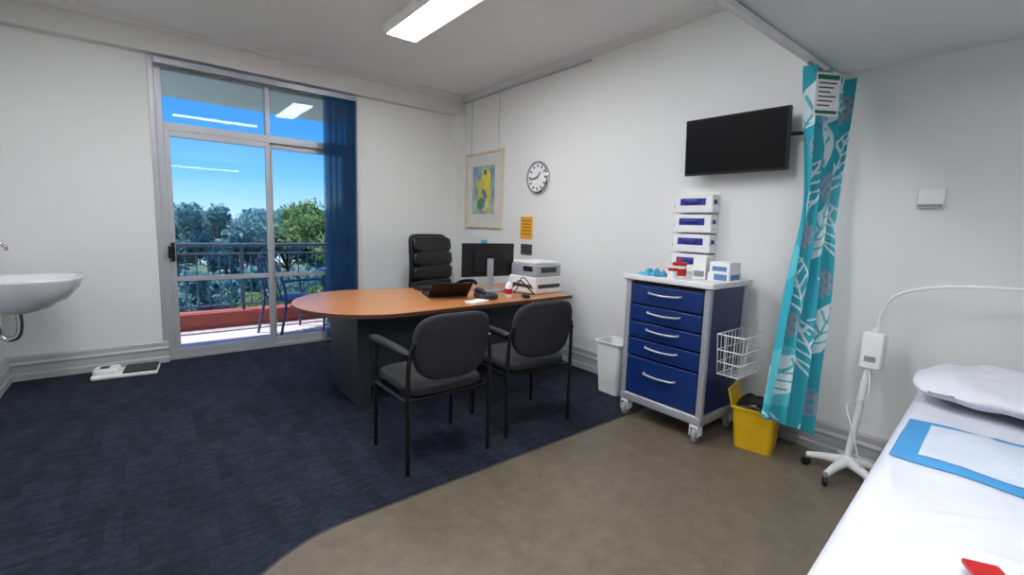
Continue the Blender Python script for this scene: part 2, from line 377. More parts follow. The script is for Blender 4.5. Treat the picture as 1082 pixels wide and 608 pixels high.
for i,(x,y,z,s) in enumerate([(7.4,22,.6,1.0),(10.8,24,.2,1.0),(5.0,20.5,-3.2,.95),(2.2,19,-4.2,.9),(8.3,18,-4.0,.9),(-1.2,20,-4.2,.95)]): tree(tm1,(x,y,z),s,i*1.3)
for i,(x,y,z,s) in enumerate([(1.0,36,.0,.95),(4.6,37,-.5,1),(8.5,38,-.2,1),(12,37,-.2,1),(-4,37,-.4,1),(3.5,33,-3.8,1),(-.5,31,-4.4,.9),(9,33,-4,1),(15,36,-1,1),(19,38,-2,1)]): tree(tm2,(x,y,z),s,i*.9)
box('ground_outside',(-80,8,-9.5),(100,120,-9.2),mat('grass',(80,100,60),.9,var=.2,scale=.5))

# ------------------------------------------------------------------ ceiling lights
def troffer(loc,rz=0,L=1.2,W=.3,z=ZC):
    e=empty('ceiling_light',(loc[0],loc[1],z),rz)
    boxes('housing',[((-W/2,-L/2,-.07),(-W/2+.02,L/2,-.02)),((W/2-.02,-L/2,-.07),(W/2,L/2,-.02)),((-W/2+.02,-L/2,-.07),(W/2-.02,-L/2+.02,-.02)),((-W/2+.02,L/2-.02,-.07),(W/2-.02,L/2,-.02)),((-W/2,-L/2,-.0199),(W/2,L/2,0))],M_white,e)
    box('diffuser',(-W/2+.021,-L/2+.021,-.062),(W/2-.021,L/2-.021,-.022),M_tube,e)
troffer((1.75,3.15)); troffer((.0,3.15)); troffer((.9,.0),math.pi/2,z=ZL); troffer((1.0,1.5),math.pi/2)  # only the first is in view; more added unseen to brighten the room

# ------------------------------------------------------------------ desk
d=empty('office_desk',(0,0,0))
out=[(3.0,2.82),(3.0,3.8),(2.2,3.8)]
for k in range(0,25):
    a=math.pi/2+math.pi*k/24; out.append((1.35+.56*math.cos(a),3.4+.6*math.sin(a)))
prism('desk_top',out[::-1],.710,.740,None,d,bevel=.003,mats=[M_wood,M_woodedge])
box('gable_panel',(1.15,3.16,0),(1.19,3.77,.710),M_dgrey,d,bevel=.003)
box('modesty_panel',(1.19,3.20,.12),(2.94,3.225,.710),M_dgrey,d,bevel=.002)
box('leg_return',(1.191,3.16,0),(1.25,3.199,.710),M_dgrey,d,bevel=.003)
boxes('pedestal',[((2.50,3.24,.03),(2.94,3.74,.705))],M_dgrey,d,bevel=.003)
boxes('pedestal_drawers',[((2.52,3.741,.06+i*.21),(2.92,3.757,.25+i*.21)) for i in range(3)],M_grey,d,bevel=.003)
box('right_gable',(2.945,3.0,0),(2.975,3.77,.710),M_dgrey,d,bevel=.003)

# ------------------------------------------------------------------ visitor chairs
def visitor_chair(loc,rz):
    c=empty('visitor_chair',loc,rz); r=.0125; ps=[]
    for s in(-1,1):
        x=s*.262
        ps.append((smoothpath([(x,.43,0),(x,.43,.3),(x,.435,.58),(x,.425,.635),(x,.37,.655),(x,.2,.655),(x,.02,.65)],6),r))
        ps.append((smoothpath([(x,-.0,0),(x,.0,.3),(x,.0,.55),(x*.97,-.005,.66),(x*.9,-.02,.72)],6),r))
        ps.append(([(x,.0,.40),(x,.43,.40)],r))
    ps.append(([(-.262,.40,.40),(.262,.40,.40)],r)); ps.append(([(-.262,.03,.40),(.262,.03,.40)],r))
    tubes('frame',ps,M_blackm,c)
    for s in(-1,1): sell('armrest_%s'%('l' if s<0 else 'r'),(s*.266,.235,.668),(.028,.245,.018),M_black,c,.5,.5,nu=10,nv=24)
    sell('seat',(0,.245,.445),(.243,.245,.042),M_fabric,c,.5,.35)
    box('seat_pan',(-.21,.05,.395),(.21,.42,.412),M_black,c,bevel=.01)
    V=[];F=[]; na=56
    sp=lambda x,e: math.copysign(abs(x)**e,x)
    layers=[(-.026,.0),(-.026,.5),(-.026,.9),(-.022,.96),(-.012,1.0),(.012,1.0),(.022,.96),(.026,.9),(.026,.5),(.026,0)]
    for yo,sc_ in layers:
        for k in range(na):
            a=2*math.pi*k/na; x,z=.238*sc_*sp(math.cos(a),.55),.185*sc_*sp(math.sin(a),.55)
            if z<0: x*=1-.10*(-z/.185)
            V.append((x,-.045+yo+.75*x*x-.025*z/.182,.692+z))
    for i in range(len(layers)-1):
        for k in range(na):
            k2=(k+1)%na; F.append((i*na+k,i*na+k2,(i+1)*na+k2,(i+1)*na+k))
    obj('backrest',V,F,M_fabric,c,smooth=True)
visitor_chair((1.295,2.11,0),0); visitor_chair((2.0,2.14,0),math.radians(-4))

# ------------------------------------------------------------------ office chair
c=empty('office_chair',(2.64,4.45,0),math.radians(14))
for a in range(5):
    t_=math.radians(72*a+20); cx,cy=.30*math.cos(t_),.30*math.sin(t_)
    tubes('base_arm_%d'%a,[([(0,0,.10),(cx,cy,.07)],[.03,.018])],M_black,c)
    cyl('caster_%d'%a,(cx-.02*math.sin(t_),cy+.02*math.cos(t_),.03),(cx+.02*math.sin(t_),cy-.02*math.cos(t_),.03),.03,M_black,c)
cyl('gas_lift',(0,0,.1),(0,0,.42),.027,M_black,c)
sell('seat',(0,0,.48),(.29,.26,.07),M_leather,c,.6,.45)
def bk(p): return (p[0],p[1]+.04*((p[2]-.85)/.35)**2+.25*p[0]**2*-1,p[2])
for k in range(4):
    sell('back_cushion_%d'%(k+1),(0,.24,.62+k*.162),(.30-.004*k,.06,.093),M_leather,c,.45,.5,bk)
sell('back_shell',(0,.28,.87),(.30,.04,.355),M_leather,c,.3,.4,bk)
for s in(-1,1):
    tubes('arm_%s'%('l' if s<0 else 'r'),[(smoothpath([(s*.27,.2,.5),(s*.32,.15,.62),(s*.32,.0,.68),(s*.32,-.17,.67),(s*.29,-.12,.5)],6),.02)],M_black,c)

# ------------------------------------------------------------------ desk items
DZ=.7405
m=empty('computer_monitor',(2.48,3.42,DZ),math.radians(-8))
box('housing',(-.27,-.012,.13),(.27,.012,.44),M_black,m,bevel=.006)
box('back_bulge',(-.15,-.035,.18),(.15,-.012,.38),M_black,m,bevel=.01)
box('screen',(-.26,.012,.14),(.26,.0135,.43),mat('screen_glass',(8,9,12),.08),m)
box('stand_column',(-.03,-.055,.01),(.03,-.036,.30),M_silver,m,bevel=.004)
box('stand_foot',(-.12,-.12,0),(.12,.08,.012),M_silver,m,bevel=.004)
l=empty('laptop',(1.98,3.36,DZ),math.radians(165))
box('base',(-.17,-.12,0),(.17,.12,.018),M_black,l,bevel=.004)
box('lid',(-.17,0,0),(.17,.008,.19),M_black,l,bevel=.003,loc=(0,.118,.018),rot=(math.radians(-50),0,0))
k=empty('document_tray',(2.0,3.68,DZ)); 
box('body',(-.10,-.09,0),(.10,.09,.035),M_black,k,bevel=.008)
k=empty('desk_phone',(2.18,3.03,DZ),math.radians(-10))
sell('base',(0,0,.025),(.08,.09,.024),M_dgrey,k,.4,.3); tubes('handset',[(smoothpath([(-.05,-.08,.06),(-.05,-.05,.072),(-.05,.05,.072),(-.05,.08,.06)],5),.019)],M_dgrey,k)
k=empty('sanitizer_bottle',(2.40,3.0,DZ))
lathe('body',[(0,0),(.028,0),(.031,.01),(.031,.10),(.02,.125),(.012,.13),(0,.13)],M_white,k)
lathe('label',[(.0315,.03),(.0318,.03),(.0318,.075),(.0315,.075)],M_red,k)
tubes('pump',[([(0,0,.125),(0,0,.165),(0,-.005,.17),(0,-.04,.168)],.006)],M_white,k)
k=empty('paper_note',(2.02,2.92,DZ),.3); box('sheet',(-.09,-.05,0),(.09,.05,.012),M_poster,k)
k=empty('computer_mouse',(2.5,2.89,DZ)); sell('body',(0,0,.018),(.03,.04,.018),M_black,k,.7,.9)
k=empty('webcam',(2.42,3.41,1.1825)); box('body',(-.03,-.015,0.0),(.03,.015,.03),M_lightblue,k,bevel=.008)
k=empty('desktop_cables',(0,0,DZ+.002))
tubes('cables',[(smoothpath([(2.55,3.26,.012),(2.58,3.2,.03),(2.60,3.10,.12),(2.62,3.0,.06),(2.66,2.97,.012)],6),.006),(smoothpath([(2.5,3.25,.012),(2.56,3.12,.02),(2.62,3.08,.15),(2.66,2.98,.05)],6),.005),(smoothpath([(2.48,3.15,.012),(2.5,3.08,.022),(2.6,2.98,.016),(2.66,2.95,.012)],6),.006)],M_black,k,seg=6)
p=empty('printer',(2.87,3.18,DZ),math.radians(2))
box('lower_body',(-.175,-.175,0),(.175,.19,.15),M_white,p,bevel=.012)
box('paper_slot',(-.14,-.178,.05),(.14,-.173,.085),M_dgrey,p)
box('side_slot',(-.178,-.13,.05),(-.174,.13,.08),M_dgrey,p)
box('upper_body',(-.165,-.165,.151),(.165,.175,.265),M_silver,p,bevel=.015)
box('top_lid',(-.15,-.15,.266),(.15,.16,.29),M_white,p,bevel=.008)
box('control_panel',(-.168,-.12,.2),(-.163,.0,.245),M_black,p)
box('front_panel',(-.10,-.168,.19),(.10,-.164,.24),M_dgrey,p)

# ------------------------------------------------------------------ wall items (right wall)
a=empty('framed_artwork',(XR,4.6,1.77))
H2,W2=.46,.385
boxes('frame',[((-.03,-W2,-H2),(0,-W2+.03,H2)),((-.03,W2-.03,-H2),(0,W2,H2)),((-.03,-W2+.03,-H2),(0,W2-.03,-H2+.03)),((-.03,-W2+.03,H2-.03),(0,W2-.03,H2))],mat('cream_frame',(216,204,180),.4),a,bevel=.003)
box('mat_board',(-.014,-W2+.02,-H2+.02),(-.004,W2-.02,H2-.02),mat('mat_board_white',(212,211,202),.8),a)
def art(U,Vv):
    C=np.zeros(U.shape+(3,)); C[:]=s2l((150,172,168))
    nz=np.sin(U*9+Vv*4)*.5+np.sin(Vv*13-U*7)*.5
    C[nz>.4]=s2l((180,186,172)); C[(nz<-.55)]=s2l((120,150,175))
    def ell(cx,cy,rx,ry,rot,col):
        dx,dy=U-cx,Vv-cy; x=dx*math.cos(rot)+dy*math.sin(rot); y=-dx*math.sin(rot)+dy*math.cos(rot)
        C[(x/rx)**2+(y/ry)**2<1]=s2l(col)
    ell(.55,.38,.27,.32,.3,(216,196,40)); ell(.62,.72,.2,.22,-.5,(222,204,60)); ell(.42,.22,.2,.12,.2,(70,140,110)); ell(.36,.62,.16,.22,.4,(190,195,90))
    ell(.55,.42,.07,.14,.9,(90,120,180)); ell(.66,.2,.1,.07,0,(215,215,205)); ell(.3,.8,.12,.1,0,(120,160,190)); ell(.58,.86,.07,.06,0,(60,120,100))
    return C
grid('picture',60,90,lambda u,v:(-.0165,(.5-u)*.46,(v-.5)*.58),vcmat('artwork_paint',.8),a,colfn=art,smooth=False)
k=empty('picture_hanging_system',(XR,0,0))
tubes('rail',[([(-.012,5.05,2.87),(-.012,2.95,2.87)],.01)],M_silver,k,seg=8)
tubes('wires',[([(-.01,4.88,2.86),(-.008,4.88,2.235)],.0022),([(-.01,4.32,2.86),(-.008,4.32,2.235)],.0022)],M_grey,k,seg=6)

k=empty('wall_clock',(XR,3.61,1.86))
lathe('case',[(0,0),(.165,0),(.168,.01),(.168,.03),(.158,.04),(.148,.036),(.146,.02),(0,.02)],M_chrome,k,48,rot=(0,-math.pi/2,0))
lathe('dial',[(0,.022),(.146,.022),(.146,.0215)],M_poster,k,48,rot=(0,-math.pi/2,0))
for i in range(12):
    t_=math.radians(30*i); rr=.12; o=box('mark_%d'%i,(-.026,-.008,-.014),(-.0235,.008,.014),M_black,k); o.location=(0,rr*math.sin(t_),rr*math.cos(t_)); o.rotation_euler=(-t_,0,0)
box('hour_hand',(-.029,-.006,-.01),(-.027,.006,.07),M_black,k,rot=(math.radians(40),0,0))
box('minute_hand',(-.031,-.004,-.015),(-.0295,.004,.105),M_black,k,rot=(math.radians(-100),0,0))

k=empty('yellow_notice',(XR,3.785,1.33)); box('sheet',(-.004,-.10,-.12),(-.001,.10,.12),M_yelpaper,k)
boxes('text',[((-.005,-.07,.07-i*.035),(-.004,.07,.08-i*.035)) for i in range(5)],mat('brown_print',(150,90,30),.8),k)
k=empty('small_black_sign',(XR,3.77,1.10)); boxes('plate',[((-.012,-.09,-.06),(-.001,.09,-.005)),((-.012,-.09,.0),(-.001,.09,.055))],M_ink,k,bevel=.003)
tv=empty('wall_tv',(3.13,1.525,1.945),math.radians(2))
box('housing',(-.02,-.34,-.195),(.02,.34,.195),M_black,tv,bevel=.006,rot=(0,math.radians(-4),0))
box('screen',(-.022,-.33,-.18),(-.019,.33,.187),mat('tv_screen',(5,5,7),.35,spec=.15),tv,rot=(0,math.radians(-4),0))
box('wall_bracket',(.021,-.09,-.09),(.115,.09,.09),M_black,tv,bevel=.004)
tubes('arm',[([(.02,-.3,.03),(.06,-.4,.03),(.115,-.40,.03)],.012)],M_black,tv)
g=empty('glove_box_dispenser',(XR,1.80,0))
box('back_plate',(-.008,-.15,1.06),(-.001,.15,1.64),M_white,g)
for i in range(4):
    z=1.06+i*.145
    box('glove_box_%d'%(i+1),(-.095,-.145,z),(-.009,.145,z+.124),M_white,g,bevel=.006)
    boxes('holder_lip_%d'%(i+1),[((-.108,-.155,z-.008),(-.098,.155,z+.028)),((-.097,-.155,z-.008),(-.002,-.148,z+.05)),((-.097,.148,z-.008),(-.002,.155,z+.05))],M_whitem,g,bevel=.003)
    box('box_print_%d'%(i+1),(-.0965,-.095,z+.045),(-.0955,.105,z+.095),M_nitrile,g)
    sell('glove_tuft_%d'%(i+1),(-.100,.01,z+.072),(.014,.06,.018),M_nitrile,g,.8,.8,nu=8,nv=16)
    box('side_print_%d'%(i+1),(-.075,-.1465,z+.055),(-.03,-.1455,z+.085),M_nitrile,g)
k=empty('wall_call_box',(XR,.505,1.56)); box('body',(-.035,-.055,-.05),(-.001,.055,.05),M_white,k,bevel=.005); box('label',(-.0365,-.05,-.045),(-.0352,.05,-.03),M_grey,k)
k=empty('power_outlet',(XR,3.05,.32)); box('plate',(-.01,-.06,-.037),(-.001,.06,.037),M_white,k,bevel=.003)

# ------------------------------------------------------------------ medical cart
c=empty('medical_cart',(2.67,1.37,0))
D,Wd=.48,.60
posts=[((-.012,-.012,.13),(.03,.03,1.0)),((-.012,Wd-.03,.13),(.03,Wd+.012,1.0)),((D-.03,-.012,.13),(D+.012,.03,1.0)),((D-.03,Wd-.03,.13),(D+.012,Wd+.012,1.0))]
boxes('corner_posts',posts,M_silver,c,bevel=.01)
boxes('side_panels',[((.03,0,.19),(D-.03,.015,.99)),((.03,Wd-.015,.19),(D-.03,Wd,.99)),((D-.015,.03,.19),(D,Wd-.03,.99))],M_bluep,c)
box('carcass',(.025,.02,.18),(D-.02,Wd-.02,.98),M_dgrey,c)
box('base_frame',(-.015,-.015,.12),(D+.015,Wd+.015,.185),M_silver,c,bevel=.015)
hs=[(.195,.27),(.47,.125),(.60,.115),(.72,.115),(.84,.14)]
for i,(z,h) in enumerate(hs):
    box('drawer_%d'%(i+1),(-.012,.034,z),(.02,Wd-.034,z+h-.008),M_blue,c,bevel=.005)
    zc=z+h*.62
    tubes('handle_%d'%(i+1),[(smoothpath([(-.012,.18,zc),(-.035,.20,zc-.004),(-.038,.30,zc-.010),(-.035,.40,zc-.004),(-.012,.42,zc)],5),.0075)],M_silver,c,seg=8)
box('top_tray',(-.03,-.03,1.0),(D+.03,Wd+.03,1.022),M_white,c,bevel=.01)
boxes('top_rim',[((-.031,-.031,1.015),(-.018,Wd+.031,1.04)),((-.018,-.031,1.015),(D+.018,-.018,1.04)),((-.018,Wd+.018,1.015),(D+.018,Wd+.031,1.04)),((D+.018,-.031,1.015),(D+.031,Wd+.031,1.05))],M_white,c,bevel=.004)
for i,(x,y) in enumerate([(.03,.03),(.03,Wd-.03),(D-.03,.03),(D-.03,Wd-.03)]):
    lathe('caster_wheel_%d'%(i+1),[(0,-.018),(.045,-.018),(.055,-.012),(.055,.012),(.045,.018),(0,.018)],M_grey,c,24,loc=(x-.015,y,.055),rot=(math.pi/2,0,0.25))
    boxes('caster_fork_%d'%(i+1),[((x-.045,y-.03,.05),(x+.02,y-.022,.105)),((x-.045,y+.022,.05),(x+.02,y+.03,.105)),((x-.045,y-.03,.105),(x+.02,y+.03,.122))],M_white,c,bevel=.004)
b=empty('wire_basket',(2.67,1.36,0))
ps=[]
def rect(x0,x1,y0,y1,z): return [(x0,y0,z),(x1,y0,z),(x1,y1,z),(x0,y1,z),(x0,y0,z)]
for z,k in((.72,1.),(.62,.93),(.54,.87),(.46,.8)):
    xc=.25; hx=.17*k; yd=.165*k
    ps.append((rect(xc-hx,xc+hx,-.02-yd,-.02,z),.0045))
for i in range(8):
    f=-1+2*i/7
    ps.append(([(.25+.17*f,-.185,.72),(.25+.136*f,-.152,.46),(.25+.136*f,-.02,.46),(.25+.17*f,-.02,.72)],.003))
for i in range(4):
    y=-.02-.165*i/3; y2=-.02-.132*i/3
    ps.append(([(.08,y,.72),(.114,y2,.46),(.386,y2,.46),(.42,y,.72)],.003))
tubes('wires',ps,M_whitem,b,seg=6)
CZ=1.0225
k=empty('wipes_tub',(2.93,1.74,CZ)); lathe('tub',[(0,0),(.045,0),(.048,.01),(.048,.085),(0,.085)],M_white,k); lathe('band',[(.0485,.015),(.0488,.015),(.0488,.065),(.0485,.065)],M_red,k)
lathe('lid',[(.049,.085),(.05,.088),(.048,.105),(.02,.112),(.015,.135),(0,.137)],M_red,k)
k=empty('specimen_jar',(2.78,1.70,CZ)); lathe('jar',[(0,0),(.028,0),(.03,.005),(.03,.06),(0,.06)],M_white,k); lathe('cap',[(.032,.058),(.032,.075),(0,.076)],M_red,k)
k=empty('glove_carton',(3.0,1.61,CZ),.1); box('carton',(-.05,-.045,0),(.05,.045,.16),M_poster,k,bevel=.003); box('print',(-.0515,-.035,.02),(-.0502,.035,.06),M_grey,k)
k=empty('dressing_boxes',(3.03,1.465,CZ),-.05); box('carton_1',(-.08,-.075,0),(.08,.075,.06),M_poster,k,bevel=.003); box('carton_2',(-.07,-.07,.0605),(.07,.07,.13),M_white,k,bevel=.003); boxes('print',[((-.0815,-.06,.01),(-.0802,.03,.05)),((-.0715,-.05,.07),(-.0702,.05,.10)),((-.06,-.0765,.015),(.05,-.0752,.05))],mat('teal_print',(90,130,180),.7),k)
k=empty('folded_blue_cloth',(2.82,1.875,CZ),.2)
def clothf(u,v):
    x=(u-.5)*.26;y=(v-.5)*.13; e=min(u,1-u,v,1-v)
    return (x+.006*math.sin(v*14),y+.006*math.sin(u*17),.004+min(1,e*7)*(.026+.014*math.sin(u*19+v*8)+.010*math.sin(v*17-u*9)))
grid('cloth',50,30,clothf,M_lightblue,k,thick=.003)

# ------------------------------------------------------------------ bins
def bin_(name,w0,d0,w1,d1,h,t_,m_,par):
    V=[];F=[]
    def ring(w_,d_,z,rc=.03):
        r=[]
        for q,(sx,sy) in enumerate([(1,1),(-1,1),(-1,-1),(1,-1)]):
            for j in range(5):
                a_=math.pi/2*q+math.pi/2*j/4; r.append((sx*(w_/2-rc)+rc*math.cos(a_),sy*(d_/2-rc)+rc*math.sin(a_),z))
        return r
    rings=[ring(w0,d0,0),ring(w1,d1,h),ring(w1+.02,d1+.02,h),ring(w1+.02,d1+.02,h+.012),ring(w1-2*t_,d1-2*t_,h+.012),ring(w0-2*t_,d0-2*t_,.01)]
    for r in rings: V+=r
    n=20
    for i in range(len(rings)-1):
        for j in range(n): F.append((i*n+j,i*n+(j+1)%n,(i+1)*n+(j+1)%n,(i+1)*n+j))
    F.append(tuple(range(n))[::-1]); F.append(tuple((len(rings)-1)*n+j for j in range(n)))
    return obj(name,V,F,m_,par)
k=empty('waste_bin',(2.99,2.30,0)); bin_('bin_body',.17,.2,.21,.26,.42,.004,M_white,k)
k=empty('yellow_sharps_bin',(2.97,1.15,0),math.radians(12))
bin_('bin_body',.21,.21,.25,.25,.26,.005,M_yellow,k)
sell('liner',(0,0,.25),(.115,.115,.06),M_binbag,k,.6,.5,lambda p:(p[0],p[1],p[2]+.012*math.sin(p[0]*50)*math.cos(p[1]*45)))
box('lid_flap',(-.125,-.004,0),(.125,.004,.11),M_yellow,k,bevel=.003,loc=(0,.125,.265),rot=(math.radians(-15),0,0))

# ------------------------------------------------------------------ privacy curtain & track
k=empty('curtain_track',(0,.985,0)); 
boxes('rail',[((XL,-.012,2.255),(XR,.012,2.285))],M_whitem,k,bevel=.003)
boxes('gliders',[((2.76+i*.04,-.006,2.238),(2.77+i*.04,.006,2.258)) for i in range(12)],M_grey,k)
zt,zb=2.235,.22
P0=[(.2,2.66,1.03),(.8,2.79,1.03),(1.1,2.86,1.02),(1.42,2.92,1.0),(1.7,2.88,1.0),(2.24,2.74,.985)]
P1=[(.2,3.04,.88),(.8,3.10,.88),(1.1,3.12,.88),(1.42,3.11,.89),(1.7,3.15,.90),(2.24,3.20,.91)]
def lerpm(tab,z,i):
    zs=[t[0] for t in tab]; return sum(float(np.interp(z+dz,zs,[t[i] for t in tab])) for dz in(-.12,-.06,0,.06,.12))/5
cache={}
def curt(u,v):
    z=zb+(zt-zb)*v
    if v not in cache: cache[v]=(lerpm(P0,z,1),lerpm(P0,z,2),lerpm(P1,z,1),lerpm(P1,z,2))
    ax,ay,bx,by=cache[v]
    zz=z+(.10*(1-u)-.05*u)*(1-v)
    ph=u*math.pi*2*3.5; amp=.030+.010*math.sin(z*3)
    if z<1.42: amp+=.012*(1.42-z)
    dx,dy=bx-ax,by-ay; L_=math.hypot(dx,dy); nx,ny=dy/L_,-dx/L_
    off=amp*math.sin(ph+.5*math.sin(z*2.1))+.008*math.sin(ph*2.6+z*5)
    s=u+.018*math.sin(ph*2)
    return (min(3.235,ax+dx*s+nx*off),ay+dy*s+ny*off,zz)
g2=np.random.default_rng(21)
def curcol(U,W):
    X=U*.62; Z=W*2.05
    C=np.zeros(U.shape+(3,)); C[:]=s2l((44,168,186))
    n=np.sin(X*7+Z*3)+np.sin(Z*8-X*5); C[n>.9]=s2l((86,192,204))
    for (cx,cz) in [(.50,.18),(.13,.58),(.50,.88),(.14,1.12),(.40,1.42),(.10,1.62),(.52,1.88)]:
        m_=((X-cx)/.07)**2+((Z-cz)/.09)**2<1; dots=(np.sin(X*150)*np.sin(Z*110)>-.4)
        C[m_&dots]=s2l((150,160,174))
    cells=[(.15,.26,.45,0),(.38,.46,-.35,1),(.54,.62,.35,0),(.16,.84,-.3,1),(.34,1.14,.3,0),(.56,1.18,-.35,1),(.14,1.38,.35,1),(.30,1.72,-.3,0),(.54,1.58,.3,1),(.08,1.90,.4,0),(.42,1.98,.3,1)]
    for (cx,cz,rot,kind) in cells:
        dx,dz=X-cx,Z-cz; x=dx*math.cos(rot)-dz*math.sin(rot); y=dx*math.sin(rot)+dz*math.cos(rot)
        L_=.20; wdt=.075*(1-(np.clip(y/L_,-1,1))**2)
        ins=(np.abs(y)<L_)&(np.abs(x)<wdt)
        edge=ins&(np.abs(x)>wdt-.011)
        rib=(np.abs(x)<.005)&ins
        vein=ins&(np.abs(np.sin((y-np.abs(x)*1.2)*44))>.94)
        if kind==0: C[ins]=s2l((222,236,240)); C[rib|(vein&~edge)]=s2l((84,186,196))
        else: C[edge|rib|vein]=s2l((222,236,240))
    for k_ in range(34):
        cx,cz=g2.uniform(0,.62),g2.uniform(0,2.05); rot=g2.uniform(-1,1)
        dx,dz=X-cx,Z-cz; x=dx*math.cos(rot)-dz*math.sin(rot); y=dx*math.sin(rot)+dz*math.cos(rot)
        C[(np.abs(y)<.018)&(np.abs(x)<.004)]=s2l((220,234,236))
    return C
k=empty('privacy_curtain',(0,0,0))
grid('fabric',260,480,curt,vcmat('teal_leaf_fabric',.75),k,colfn=curcol,thick=.0015)
k=empty('curtain_sign',(2.80,.90,2.08),math.radians(-32)); k.scale=(.82,1,.86)
box('sheet',(-.085,-.002,-.125),(.085,.0,.125),M_poster,k)
boxes('header',[((-.075,-.003,.085),(.075,-.0022,.112))],M_green,k)
boxes('text',[((-.065,-.003,.06-i*.026),(.06-(i%3)*.02,-.0022,.068-i*.026)) for i in range(6)],M_ink,k)
boxes('footer',[((-.075,-.003,-.115),(.075,-.0022,-.095))],M_green,k)

# ------------------------------------------------------------------ examination lamp on stand
k=empty('examination_lamp_stand',(2.99,.67,0))
for i in range(5):
    t_=math.radians(72*i+95); cx,cy=.19*math.cos(t_),.19*math.sin(t_)
    tubes('foot_%d'%i,[([(0,0,.105),(cx*.6,cy*.6,.088),(cx,cy,.07)],[.03,.022,.016])],M_whitem,k)
    lathe('castor_%d'%i,[(0,-.012),(.02,-.012),(.026,-.008),(.026,.008),(.02,.012),(0,.012)],M_black,k,16,loc=(cx*1.02,cy*1.02,.026),rot=(math.pi/2,0,t_+.6))
    cyl('castor_pin_%d'%i,(cx,cy,.03),(cx,cy,.075),.009,M_grey,k)
lathe('hub',[(0,.08),(.04,.08),(.04,.115),(.022,.135),(0,.135)],M_whitem,k)
cyl('pole',(0,0,.12),(.08,-.04,.86),.018,M_whitem,k)
box('transformer_box',(-.05,-.055,-.10),(.04,.045,.10),M_white,k,bevel=.012,loc=(.07,-.035,.735),rot=(0,.10,0))
boxes('label',[((-.052,-.03,-.06),(-.0502,.02,-.03))],M_grey,k,loc=(.07,-.035,.735),rot=(0,.10,0))
tubes('gooseneck',[(smoothpath([(.08,-.04,.83),(.08,-.055,.95),(.07,-.10,1.04),(.05,-.20,1.095),(.01,-.37,1.13),(-.05,-.6,1.145),(-.12,-.85,1.15)],8),.0085)],M_whitem,k)
lathe('lamp_head',[(0,.05),(.03,.05),(.06,.0),(.065,-.05),(.055,-.05),(0,-.02)],M_whitem,k,24,loc=(-.14,-.88,1.13))
tubes('cable',[(smoothpath([(.03,-.04,.64),(-.03,-.06,.5),(.0,.03,.42),(-.05,-.02,.3),(-.06,-.08,.1),(-.1,-.15,.012),(-.2,-.22,.012)],8),.004)],M_whitem,k,seg=6)

# ------------------------------------------------------------------ examination bed (slightly angled)
BR=math.radians(3.6)
k=empty('examination_bed',(1.95,0.0,0),BR)
BX0,BX1,BY0,BY1=-1.12,1.06,-.42,.345
boxes('bed_frame',[((BX0+.1,BY0+.08,.36),(BX1-.05,BY1-.08,.46))],M_silver,k,bevel=.01)
tubes('bed_legs',[([(x,y,.0),(x,y,.4)],.025) for x in(BX0+.25,BX1-.2) for y in(BY0+.14,BY1-.14)],M_silver,k)
box('mattress',(BX0+.03,BY0+.03,.461),(BX1-.03,BY1-.03,.605),M_grey,k,bevel=.02)
def ridge(x,y,x0,y0,ang,ln,w_,h):
    dx,dy=x-x0,y-y0; a_=dx*math.cos(ang)+dy*math.sin(ang); b_=-dx*math.sin(ang)+dy*math.cos(ang)
    return h*math.exp(-(b_/w_)**2)*math.exp(-(a_/ln)**2)
R_=[(-.75,.1,2.2,.25,.018,.012),(-.6,.22,2.6,.2,.016,.011),(-.5,-.05,1.9,.3,.022,.011),(-.85,.2,.6,.2,.017,.012),(-.35,.1,2.3,.22,.016,.010),(-.3,.28,.2,.3,.016,.008),(-.95,.0,1.2,.25,.022,.012),(.28,.15,2.4,.15,.017,.008),(-.15,.2,1.7,.2,.015,.007),(-.55,.27,2.9,.3,.012,.008)]
def wr(x,y): return .005*math.sin(x*9+y*7)+.003*math.sin(x*17-y*23)+sum(ridge(x,y,*r) for r in R_)
def top(u,v):
    x=BX0+(BX1-BX0)*u; y=BY0+(BY1-BY0)*v
    d=min(x-BX0,BX1-x,y-BY0,BY1-y); R=.055
    z=.652+wr(x,y)*min(1,d/.06)
    if d<R: z-=R-math.sqrt(max(0,R*R-(R-d)**2))
    return (x,y,z)
def densetop(u,v): return top(.5-.5*math.cos(math.pi*u),.5-.5*math.cos(math.pi*v))
grid('fitted_sheet',240,110,densetop,M_sheet,k)
def drape(side):
    def f(u,v):
        x=BX0+(BX1-BX0)*u; y=(BY1 if side>0 else BY0); z=.598-.28*v
        return (x,y+side*(.012*math.sin(x*22+v*2)*v+.006*v),z+.012*math.sin(x*9)*v)
    return f
grid('sheet_drape_far',120,14,drape(1),M_sheet,k)
grid('sheet_drape_near',120,14,drape(-1),M_sheet,k)
grid('sheet_drape_foot',60,14,lambda u,v:(BX0-.008*v-.01*math.sin(u*20)*v,BY0+(BY1-BY0)*u,.598-.28*v),M_sheet,k)
grid('sheet_drape_head',60,14,lambda u,v:(BX1+.006*v,BY0+(BY1-BY0)*u,.598-.28*v),M_sheet,k)
def toB(x,y):
    dx,dy=x-1.95,y; return dx*math.cos(BR)+dy*math.sin(BR),-dx*math.sin(BR)+dy*math.cos(BR)
pl=empty('pillow',(2.74,0.02,.732),BR)
def pilf(p):
    x,y,z=p; r=max(abs(x)/.27,abs(y)/.38)
    return (x*(1+.05*math.cos(y*4)),y,z*(1-.45*min(1,r)**3)+(.012*math.sin(x*14+y*9)+.008*math.sin(y*22-x*17))*(1 if z>0 else 0)+.004*math.sin(y*40+x*10))
sell('pillow_body',(0,0,0),(.27,.375,.070),M_pillow,pl,.8,.4,pilf,nu=30,nv=80)
pcx,pcy=toB(2.08,.02)
pd=empty('absorbent_pad',(2.08,.02,.656),BR)
